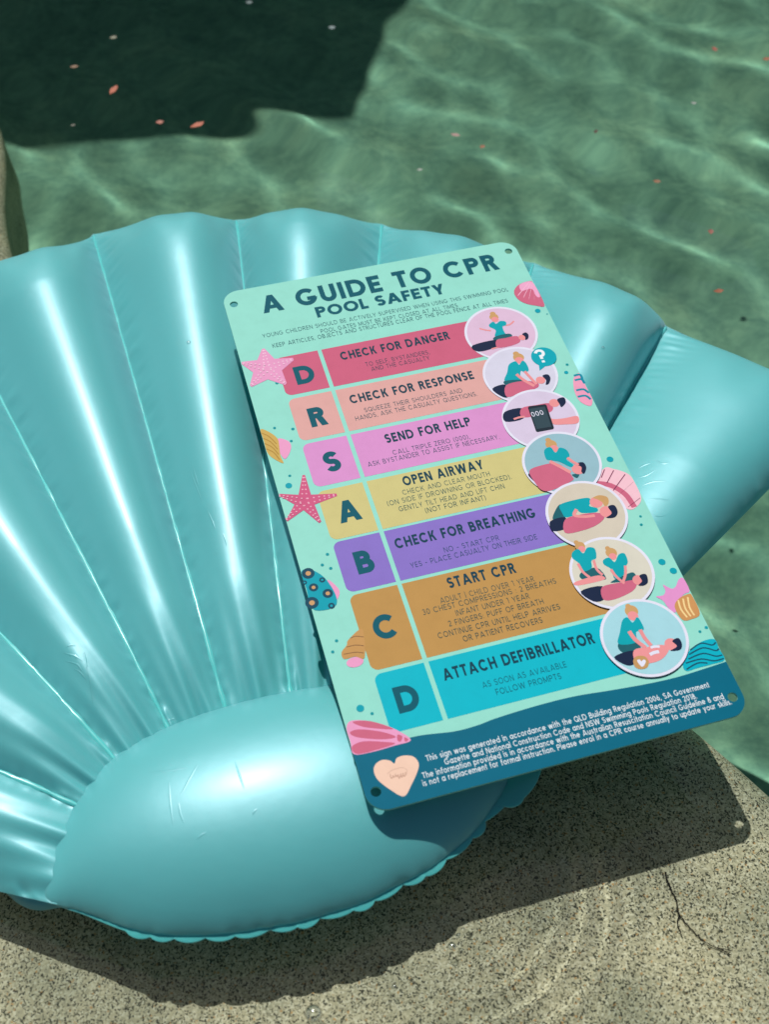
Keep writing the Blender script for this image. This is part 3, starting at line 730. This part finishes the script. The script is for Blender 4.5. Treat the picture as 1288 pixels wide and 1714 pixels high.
# --- round pictures
SKIN = (236, 150, 152); HAIR = (205, 160, 105); SHIRT = (0, 166, 178); PANT = (30, 98, 108); ROSE = (206, 104, 132); INDIGO = (22, 38, 68); RIM = (228, 228, 244)
PICS = [
 (2, (222, 190, 216), [('spot', HAIR, (402, 437), 15), ('spot', HAIR, (408, 455), 24), ('spot', SKIN, (414, 468), 19), ('line', SKIN, [(392, 530), (360, 526), (330, 518)], 9), ('line', SKIN, [(470, 500), (495, 495), (518, 476)], 9),
   ('poly', SHIRT, [(382, 496), (404, 480), (420, 492), (442, 476), (472, 480), (474, 500), (455, 508), (470, 545), (486, 552), (416, 562), (418, 528), (386, 510)]), ('poly', PANT, [(414, 562), (488, 545), (504, 563), (412, 582)])],
  [('poly', INDIGO, [(290, 612), (420, 580), (426, 616), (326, 645)]), ('line', SKIN, [(395, 630), (440, 618), (500, 608)], 9), ('poly', ROSE, [(422, 582), (470, 570), (528, 558), (548, 570), (548, 592), (500, 612), (428, 622)]), ('spot', SKIN, (562, 566), 19), ('poly', INDIGO, [(562, 548), (582, 538), (597, 552), (594, 572), (580, 579), (578, 562)])]),
 (2, (214, 212, 230), [('spot', HAIR, (528, 656), 16), ('spot', HAIR, (542, 676), 29), ('spot', SKIN, (546, 692), 23), ('poly', SHIRT, [(490, 715), (526, 697), (545, 716), (562, 694), (582, 706), (598, 745), (575, 758), (556, 750), (552, 775), (566, 800), (468, 808), (480, 758)]), ('poly', PANT, [(465, 805), (562, 798), (582, 812), (480, 827)])],
  [('poly', INDIGO, [(398, 848), (472, 825), (485, 890), (450, 890)]), ('poly', ROSE, [(473, 830), (560, 806), (640, 812), (646, 840), (560, 870), (478, 892)]), ('spot', SKIN, (662, 800), 25), ('poly', INDIGO, [(672, 776), (700, 768), (716, 788), (708, 818), (690, 824), (692, 800)]),
   ('line', SKIN, [(530, 768), (570, 800), (628, 832)], 17), ('line', SKIN, [(575, 752), (605, 785), (640, 822)], 15)]),
 (2, (216, 202, 226), [('poly', SKIN, [(690, 985), (725, 1012), (790, 1008), (862, 996), (864, 1034), (790, 1042), (735, 1042), (712, 1022)]), ('poly0', (30, 44, 56), [(592, 952), (598, 944), (686, 932), (694, 938), (734, 1060), (730, 1068), (644, 1084), (636, 1080)]), ('poly0', (52, 74, 84), [(600, 958), (684, 944), (720, 1054), (640, 1068)])],
  [('poly', INDIGO, [(465, 975), (560, 954), (568, 1010), (470, 1028)]), ('poly', ROSE, [(558, 954), (640, 936), (700, 926), (726, 940), (726, 965), (690, 982), (565, 1005)]), ('line', SKIN, [(515, 1014), (545, 1004), (575, 1000)], 12), ('spot', SKIN, (736, 925), 27), ('poly', INDIGO, [(752, 905), (788, 894), (799, 922), (776, 948), (764, 930)])]),
 (4, (150, 190, 202), [('spot', HAIR, (380, 130), 15), ('spot', HAIR, (396, 154), 30), ('spot', SKIN, (412, 176), 23)],
  [('poly', INDIGO, [(270, 318), (300, 308), (328, 372), (300, 352)]), ('poly', ROSE, [(276, 298), (340, 268), (420, 256), (475, 285), (512, 330), (508, 352), (400, 402), (345, 402), (308, 362)]), ('poly', PANT, [(508, 318), (548, 314), (536, 336)]), ('spot', SKIN, (542, 288), 33), ('poly', INDIGO, [(528, 260), (568, 250), (587, 278), (576, 312), (560, 302), (560, 276)]),
   ('poly', SHIRT, [(358, 186), (392, 168), (420, 200), (440, 172), (478, 182), (496, 215), (478, 235), (516, 264), (500, 276), (440, 248), (392, 240), (368, 232)]), ('line', SKIN, [(388, 246), (440, 272), (502, 306)], 19), ('line', SKIN, [(484, 226), (510, 245), (545, 265)], 16)]),
 (4, (212, 202, 184), [('poly', PANT, [(446, 478), (418, 510), (404, 562), (474, 548), (484, 500)]), ('poly', SHIRT, [(442, 482), (520, 456), (596, 444), (612, 466), (602, 488), (645, 500), (640, 522), (560, 526), (530, 505), (520, 536), (474, 550), (452, 522)]), ('spot', SKIN, (640, 468), 34), ('poly', HAIR, [(622, 444), (656, 430), (700, 440), (708, 470), (690, 492), (672, 468), (645, 452)])],
  [('poly', INDIGO, [(388, 572), (470, 550), (480, 606), (405, 624)]), ('poly', ROSE, [(470, 562), (560, 534), (655, 526), (684, 552), (640, 592), (560, 622), (470, 634)]), ('spot', SKIN, (696, 520), 36), ('poly', INDIGO, [(704, 492), (738, 484), (757, 520), (740, 550), (694, 552), (724, 528)]), ('line', SKIN, [(532, 506), (520, 538), (570, 546), (632, 540)], 17)]),
 (4, (216, 212, 196), [('spot', HAIR, (530, 686), 13), ('spot', HAIR, (550, 706), 27), ('spot', SKIN, (560, 722), 19), ('poly', PANT, [(554, 850), (640, 822), (692, 880), (650, 888), (560, 884)]), ('poly', SHIRT, [(508, 740), (540, 722), (568, 745), (590, 714), (630, 720), (638, 770), (612, 786), (612, 826), (560, 842), (544, 800), (508, 770)]), ('poly', SKIN, [(514, 906), (560, 886), (650, 864), (688, 880), (650, 896), (540, 918)]), ('line', SKIN, [(538, 800), (565, 845), (602, 875)], 14), ('line', SKIN, [(624, 782), (640, 830), (672, 862)], 14),
   ('spot', HAIR, (700, 718), 13), ('spot', HAIR, (720, 742), 30), ('spot', SKIN, (728, 762), 20), ('poly', PANT, [(722, 896), (780, 868), (838, 848), (848, 886), (730, 904)]), ('poly', SHIRT, [(676, 782), (708, 768), (738, 792), (760, 752), (792, 746), (810, 790), (800, 816), (802, 850), (740, 884), (720, 832), (680, 806)])],
  [('poly', INDIGO, [(552, 950), (670, 922), (682, 990), (622, 1004)]), ('poly', ROSE, [(668, 928), (760, 904), (846, 890), (858, 915), (830, 952), (740, 992), (676, 994)]), ('spot', SKIN, (866, 890), 30), ('poly', INDIGO, [(872, 866), (908, 858), (919, 900), (896, 920), (866, 918), (886, 896)]), ('line', SKIN, [(718, 832), (745, 870), (790, 908)], 14), ('line', SKIN, [(796, 812), (796, 860), (782, 902)], 14)]),
 (6, (166, 216, 226), [('spot', HAIR, (552, 130), 15), ('spot', HAIR, (570, 156), 35), ('spot', SKIN, (578, 182), 28), ('poly', PANT, [(498, 330), (592, 322), (618, 366), (520, 378)]), ('poly', SHIRT, [(520, 206), (548, 190), (576, 218), (602, 188), (636, 245), (626, 262), (594, 270), (592, 325), (498, 332), (506, 270)])],
  [('poly', INDIGO, [(474, 402), (580, 368), (592, 430), (545, 448)]), ('poly', SKIN, [(582, 366), (650, 350), (720, 338), (772, 348), (762, 385), (720, 422), (650, 438), (588, 424)]), ('spot', SKIN, (786, 336), 36), ('poly', INDIGO, [(790, 318), (824, 302), (844, 335), (832, 366), (780, 370), (816, 346)]), ('line', SKIN, [(556, 264), (590, 310), (645, 352)], 22), ('line', SKIN, [(616, 256), (640, 300), (676, 342)], 20),
   ('line', RIM, [(672, 352), (700, 347), (722, 348)], 14), ('line', RIM, [(668, 390), (690, 380), (718, 374)], 18), ('poly', (196, 152, 98), [(578, 418), (598, 398), (640, 400), (662, 428), (652, 460), (612, 468), (584, 452)]), ('poly', RIM, [(598, 424), (612, 416), (622, 426), (634, 416), (646, 428), (626, 456)])]),
]
def draw(ar, cr, items):
    for k, c, p, *a in items:
        if k == 'spot': ar.spot(c, cr, p, a[0])
        elif k == 'line': ar.line(c, cr, p, a[0])
        elif k == 'poly': ar.poly(c, cr, p, 4)
        else: ar.poly(c, cr, p)
for k, ((cr, bg, resc, cas), (u, v)) in enumerate(zip(PICS, CIRC)):
    z = .0004+.00032*k; cen_ = ((u-.5)*SW, fy(v))
    ar = Art(z); ar.disc(RIM, cen_, .1165*SW, n=72); ar.z = z+5e-5; ar.disc(bg, cen_, .1085*SW, n=72)
    d = ar.build('picture_disc')
    zr, zc = (z+.0001, z+.0002)
    if k == 2: zr, zc = zc, zr
    ar = Art(zr); draw(ar, cr, resc)
    if k == 2: text(ar, '000', px_uv(2, (617, 1003)) if False else uv((700+617/3.22, 390+1003/3.22)), uv((700+680/3.22, 390+986/3.22)), .018, .13, RIM, .2, plain=True)
    ar.build('phone_in_hand' if k == 2 else 'rescuer', d)
    ar = Art(zc); draw(ar, cr, cas); ar.build('casualty', d)
    if k == 1:
        ar = Art(z+.00029); ar.spot((0, 168, 184), 2, (680, 672), 66, 66, 40); ar.poly((0, 168, 184), 2, [(652, 712), (690, 722), (657, 748)])
        q = uv((700+680/3.22, 390+703/3.22)); text(ar, '?', (q[0]-.017, q[1]), (q[0]+.017, q[1]), .056, .17, (240, 246, 250), plain=True)
        ar.build('speech_bubble', d)
# --- sea motifs
def star(cr, tips, k, col, dots, name):
    ar = Art(.00025); n = len(tips); cx_, cy_ = np.mean(tips, axis=0); P = []
    for i, t in enumerate(tips):
        t = np.array(t); nx = np.array(tips[(i+1) % n]); c0 = np.array((cx_, cy_)); d = t-c0; s = np.array((-d[1], d[0]))/np.linalg.norm(d)
        P += [t-s*6 if False else t-s*7, t+s*7, c0+((t+nx)/2-c0)*k]
    def orient(P): return P
    a = sum(P[i-1][0]*P[i][1]-P[i][0]*P[i-1][1] for i in range(len(P)))
    ar.poly(col, cr, [tuple(p) for p in P])
    r = random.Random(3)
    for t in tips:
        for f in (.12, .3, .46, .62, .76, .9):
            for s_ in (-1, 1):
                d = np.array(t)-np.array((cx_, cy_)); s2 = np.array((-d[1], d[0]))/np.linalg.norm(d)
                p = np.array((cx_, cy_))+d*f+s2*s_*(13*(1-f)+2)
                ar.spot(dots, cr, tuple(p), 5, n=8)
    ar.build(name)
star(1, [(255, 635), (417, 690), (378, 826), (190, 838), (138, 714)], .66, (232, 158, 198), (244, 196, 220), 'starfish_motif')
star(3, [(348, 318), (526, 424), (438, 572), (246, 566), (205, 428)], .42, (208, 92, 132), (236, 170, 190), 'starfish_motif')
PINK = (236, 160, 200); GOLD = (206, 172, 92); DG = (176, 136, 60)
ar = Art(.00025); ar.poly(PINK, 1, [(335, 1122), (395, 1135), (408, 1175), (378, 1230), (345, 1190)], 4); ar.poly(GOLD, 1, [(236, 1072), (290, 1085), (335, 1120), (345, 1165), (352, 1215), (368, 1254), (310, 1225), (266, 1195), (250, 1130)], 3)
for o in (0, 28, 56, 84): ar.line(DG, 1, [(246+o*.3, 1092+o), (290+o*.3, 1110+o*1.02), (330+o*.2, 1150+o)], 7)
ar.build('seashell_motif')
ar = Art(.00025); ar.poly(PINK, 3, [(478, 880), (536, 925), (540, 965), (515, 985)], 4); ar.poly((0, 160, 178), 3, [(326, 838), (392, 826), (462, 868), (518, 950), (526, 1012), (470, 1040), (384, 1034), (350, 930)], 4)
for (a, b, r) in ((375, 845, 34), (404, 920, 25), (396, 1002, 36), (480, 952, 28), (352, 895, 16), (500, 1018, 18), (450, 880, 16)):
    ar.spot((18, 74, 96), 3, (a, b), r); ar.spot((206, 160, 110) if r > 22 else (0, 160, 178), 3, (a, b), r*.42)
ar.build('seashell_motif')
ar = Art(.00025); ar.spot(PINK, 5, (176, 352), 46, 30); ar.poly((198, 150, 90), 5, [(200, 178), (222, 200), (228, 330), (176, 322), (118, 336), (104, 300), (132, 262), (138, 236)], 3)
for a in (215, 262, 300): ar.line((120, 88, 60), 5, [(150-(a-215)*.4, a+10), (180, a), (222, a+4)], 4)
ar.build('seashell_motif')
ar = Art(.00025); ar.poly(PINK, 5, [(126, 705), (150, 665), (215, 660), (300, 675), (390, 708), (476, 766), (390, 795), (270, 828), (160, 842), (135, 780)], 4)
for P in ([(165, 668), (260, 665), (380, 705), (330, 708), (220, 695)], [(150, 725), (200, 708), (320, 722), (396, 750), (320, 762), (190, 750)], [(160, 800), (220, 772), (330, 775), (392, 785), (300, 815), (190, 838)], [(404, 738), (430, 748), (420, 775), (404, 768)], [(440, 752), (462, 764), (446, 775)]): ar.poly(ROSE, 5, P, 4)
ar.build('seashell_motif')
ar = Art(.00025); ar.poly(ROSE, 2, [(518, 312), (545, 275), (600, 255), (640, 268), (690, 385), (640, 390), (575, 376), (535, 350)], 4); ar.poly((240, 170, 205), 2, [(548, 276), (600, 256), (640, 268), (672, 335), (640, 338), (620, 300), (590, 300), (560, 310)], 3)
for k in range(6): ar.line((246, 190, 214), 2, [(600+k*9, 262+k*4), (540+k*30, 335+k*10)], 4)
ar.build('seashell_motif')
ar = Art(.00025); ar.poly((240, 160, 190), 2, [(870, 758), (842, 790), (848, 860), (880, 915), (935, 938), (946, 900), (930, 850), (890, 780)], 4)
for (a, b) in ((790, 4), (845, 12), (880, 20), (765, 0)): ar.line((0, 140, 165), 2, [(845+b, a+8), (880+b*1.4, a+2), (912+b*1.2, a+22)], 13)
ar.build('seashell_motif')
ar = Art(.00025); ar.poly((244, 196, 208), 4, [(645, 345), (690, 276), (735, 282), (775, 292), (820, 312), (862, 350), (888, 440), (862, 488), (815, 502), (740, 440)], 4); ar.line(ROSE, 4, [(640, 360), (720, 372), (800, 420), (850, 490)], 30)
for a, b in (((688, 285), (670, 330)), ((738, 290), (700, 360)), ((800, 312), (735, 400)), ((846, 352), (765, 425)), ((872, 395), (790, 460)), ((882, 440), (815, 490))): ar.line((122, 50, 84), 4, [a, b], 5)
ar.build('seashell_motif')
ar = Art(.00025); ar.poly((228, 150, 205), 6, [(706, 72), (745, 66), (758, 40), (745, 8), (790, 30), (815, 18), (830, -18), (868, -30), (900, 40), (860, 60), (825, 105), (812, 160), (770, 130), (745, 95)], 3); ar.poly((206, 150, 92), 6, [(808, 130), (830, 85), (885, 58), (915, 70), (946, 165), (900, 195), (850, 198)], 4)
for k in range(4): ar.line((244, 214, 150), 6, [(828+k*26, 92-k*8), (842+k*24, 140-k*4), (876+k*20, 185-k*5)], 9)
ar.build('coral_motif')
ar = Art(.00025); ar.poly((0, 176, 196), 6, [(850, 440), (880, 372), (950, 318), (1035, 300), (1062, 350), (1088, 412), (1010, 438), (930, 458), (870, 474)], 4)
for P in ([(890, 362), (950, 325), (1010, 335), (1040, 318)], [(885, 385), (960, 350), (1030, 365), (1062, 350)], [(880, 410), (960, 380), (1030, 395), (1080, 385)], [(866, 432), (950, 410), (1020, 420), (1084, 405)], [(870, 465), (930, 432), (985, 432)]): ar.line((18, 78, 100), 6, P, 8)
ar.build('seashell_motif')
for cr, p, r in ((2, (648, 418), 15), (2, (700, 435), 8), (2, (808, 712), 8), (2, (803, 755), 11), (2, (1040, 1228), 18), (4, (883, 540), 7), (4, (887, 585), 8), (4, (998, 787), 19), (4, (1060, 835), 19), (6, (980, 240), 19), (6, (945, 262), 8), (5, (205, 597), 21), (5, (268, 625), 9), (5, (77, 238), 9), (5, (57, 297), 9), (3, (268, 375), 18), (3, (273, 322), 8), (3, (190, 65), 8), (3, (288, 70), 9), (3, (280, 135), 8), (3, (477, 743), 9), (3, (450, 800), 9), (3, (495, 818), 9), (1, (330, 820), 9)):
    ar = Art(.00022); ar.spot((0, 150, 160) if r < 10 else (0, 162, 178), cr, p, r, n=16); ar.build('bubble_dot')

# ------------------------------------------------------------------ small things: twig, bubbles, leaf bits, droplets
m_twig = new_mat('dark_wet_twig', (.045, .032, .020, 1), .7)
TZ = LEDGE_Z+.003
main = catmull([tuple(ground(p, TZ)) for p in ((1113, 1464), (1122, 1490), (1131, 1510), (1134, 1528), (1140, 1540), (1158, 1560), (1176, 1577), (1200, 1590), (1222, 1600))], 5)
twig = empty('twig', ground((1137, 1535), LEDGE_Z))
tag(twig, 'thin dark forked twig lying on the speckled granite ledge', 'twig')
iv = Vector(twig.location)
def jit(P, s):
    r = random.Random(s); return [Vector(p)-iv+Vector((r.gauss(0, .0005), r.gauss(0, .0005), 0)) for p in P]
tube(jit(main, 1), [.0009-.0005*i/len(main)+(.0002 if i % 7 == 0 else 0) for i in range(len(main))], 'stem', twig, m_twig)
b = catmull([tuple(ground(p, TZ)) for p in ((1136, 1534), (1134, 1548), (1139, 1566))], 5)
tube(jit(b, 2), [.0008-.0003*i/len(b) for i in range(len(b))], 'side_shoot', twig, m_twig)
b = catmull([tuple(ground(p, TZ)) for p in ((1200, 1590), (1212, 1592), (1224, 1594))], 4)
tube(jit(b, 3), [.0006-.0002*i/len(b) for i in range(len(b))], 'side_shoot', twig, m_twig)

m_bub = bpy.data.materials.new('bubble_film'); m_bub.use_nodes = True
nt = m_bub.node_tree; nt.nodes.remove(nt.nodes['Principled BSDF'])
tr, gl, lw, mxs = (nt.nodes.new('ShaderNode'+t) for t in ('BsdfTransparent', 'BsdfGlossy', 'LayerWeight', 'MixShader'))
gl.inputs['Roughness'].default_value = .12; lw.inputs['Blend'].default_value = .45
tr.inputs[0].default_value = (.93, .95, .95, 1)
for a, b in ((lw.outputs['Facing'], mxs.inputs[0]), (tr.outputs[0], mxs.inputs[1]), (gl.outputs[0], mxs.inputs[2]), (mxs.outputs[0], nt.nodes['Material Output'].inputs[0])): nt.links.new(a, b)
def bubble(p, r, label):
    c = ground(p, 0.0); c.z = float(water_h(c.x, c.y))
    vs, fs = [], []; n, m = 20, 8
    for sh_, rad in ((0, r), (1, r*.965)):
        for j in range(m+1):
            a = j/m*math.pi/2
            for k in range(n):
                t = 2*math.pi*k/n; vs.append((rad*math.cos(a)*math.cos(t), rad*math.cos(a)*math.sin(t), rad*math.sin(a)*.85+.0002))
        o = sh_*(m+1)*n
        for j in range(m):
            for k in range(n):
                f = (o+j*n+k, o+j*n+(k+1) % n, o+(j+1)*n+(k+1) % n, o+(j+1)*n+k); fs.append(f if not sh_ else f[::-1])
    o = mesh('air_bubble', vs, fs, None, [m_bub], True); o.location = c
    tag(o, label, 'bubble', 'air bubbles floating over the ledge')
bubble((525, 1697), .0085, 'large clear bubble at the lower edge of the float shadow')
bubble((757, 1585), .0042, 'small bubble in the middle of the dark float shadow on the ledge')
bubble((768, 1566), .0022, 'tiny bubble just above another bubble in the dark float shadow')
bubble((660, 1652), .0026, 'tiny bubble near the bottom boundary of the dark float shadow')

def leaf(p, ln, wd, ang, col, label, seed):
    if seed > 7: ln, wd = ln*.72, wd*.72
    c = ground(p, 0.0); c.z = float(water_h(c.x, c.y))+.0012
    r = random.Random(seed); vs, fs = [], []; n = 9
    for i in range(n):
        t = i/(n-1); w = wd*math.sin(math.pi*min(max(t, .04), .97))**.7
        x = (t-.5)*ln
        for s_ in (-1, 0, 1): vs.append((x, s_*w/2*(1+r.uniform(-.2, .2)), abs(s_)*.12*wd+.1*ln*(t-.5)**2+.0002))
    for i in range(n-1):
        for q in (0, 1): fs.append((i*3+q, (i+1)*3+q, (i+1)*3+q+1, i*3+q+1))
    m = new_mat('dry_petal', rgb(*col, .42 if seed > 7 else .6), .7)
    o = mesh('leaf_fragment', vs, fs, None, [m], True); o.location = c; o.rotation_euler = (0, 0, math.radians(ang))
    tag(o, label, 'leaf bit', 'leaf bits floating on the pool')
W_ = 'floating in the dark shaded water'
for k, a in enumerate([
    ((190, 151), .030, .012, 75, (200, 110, 80), 'orange brown slender leaf bit upright in the middle of the dark shaded water'),
    ((331, 213), .028, .013, 40, (205, 115, 85), 'orange brown slanting leaf bit just above the wavy lower edge of the dark shade'),
    ((268, 207), .014, .012, 20, (190, 120, 100), 'small round pinkish leaf bit left of the slanting orange one in the shade'),
    ((124, 112), .016, .010, 10, (150, 115, 85), 'dull brown leaf bit in the shade, left of the upright orange one'),
    ((190, 65), .014, .011, 30, (150, 150, 125), 'pale grey leaf bit in the shade above the upright orange one'),
    ((556, 48), .014, .013, 0, (130, 150, 150), 'pale grey round bit near the right border of the dark shade'),
    ((417, 3), .014, .012, 0, (110, 130, 130), 'grey bit in the shade at the very top of the picture'),
    ((122, 210), .009, .007, 0, (110, 110, 95), 'tiny dim bit low in the dark shade'),
    ((1197, 83), .022, .014, 100, (200, 105, 80), 'bright orange leaf bit on sunlit water near the upper right corner'),
    ((1284, 101), .022, .014, 20, (205, 120, 80), 'orange leaf bit cut by the right border of the picture'),
    ((1162, 174), .014, .011, 0, (190, 200, 190), 'pale whitish bit on sunlit water below the bright orange one'),
    ((763, 227), .024, .013, -20, (215, 175, 165), 'pale pink petal on sunlit water right of the dark shade'),
    ((808, 246), .016, .012, 60, (190, 130, 90), 'tan leaf bit beside the pale pink petal'),
    ((998, 222), .018, .010, 70, (95, 75, 50), 'dark brown leaf bit in the middle of the sunlit water'),
    ((703, 287), .014, .010, 10, (190, 205, 190), 'pale whitish bit on sunlit water below the pale pink petal'),
    ((1100, 306), .018, .013, -10, (180, 130, 90), 'light brown leaf bit on the right in sunlit water'),
    ((1190, 391), .018, .012, 80, (185, 115, 95), 'reddish leaf bit near the right border above the float'),
    ((1203, 491), .022, .012, 10, (190, 110, 70), 'orange brown leaf bit just above the right lobe of the float')]):
    leaf(*a, seed=k)

def droplet(p, r, label):
    c = surf(p)[0]+Vector((0, 0, -.0002)); vs, fs = [], []; n, m = 14, 6
    for j in range(m+1):
        a = j/m*math.pi/2
        for k in range(n): vs.append((r*math.cos(a)*math.cos(2*math.pi*k/n), r*math.cos(a)*math.sin(2*math.pi*k/n), r*.7*math.sin(a)))
    for j in range(m):
        for k in range(n): fs.append((j*n+k, j*n+(k+1) % n, (j+1)*n+(k+1) % n, (j+1)*n+k))
    o = mesh('water_droplet', vs, fs, None, [m_bub], True); o.location = c
    tag(o, label, 'droplet')
droplet((316, 573), .0028, 'clear water droplet on the rib of the float left of the sign')
droplet((1010, 582), .0024, 'clear water droplet on the float rib right of the sign')
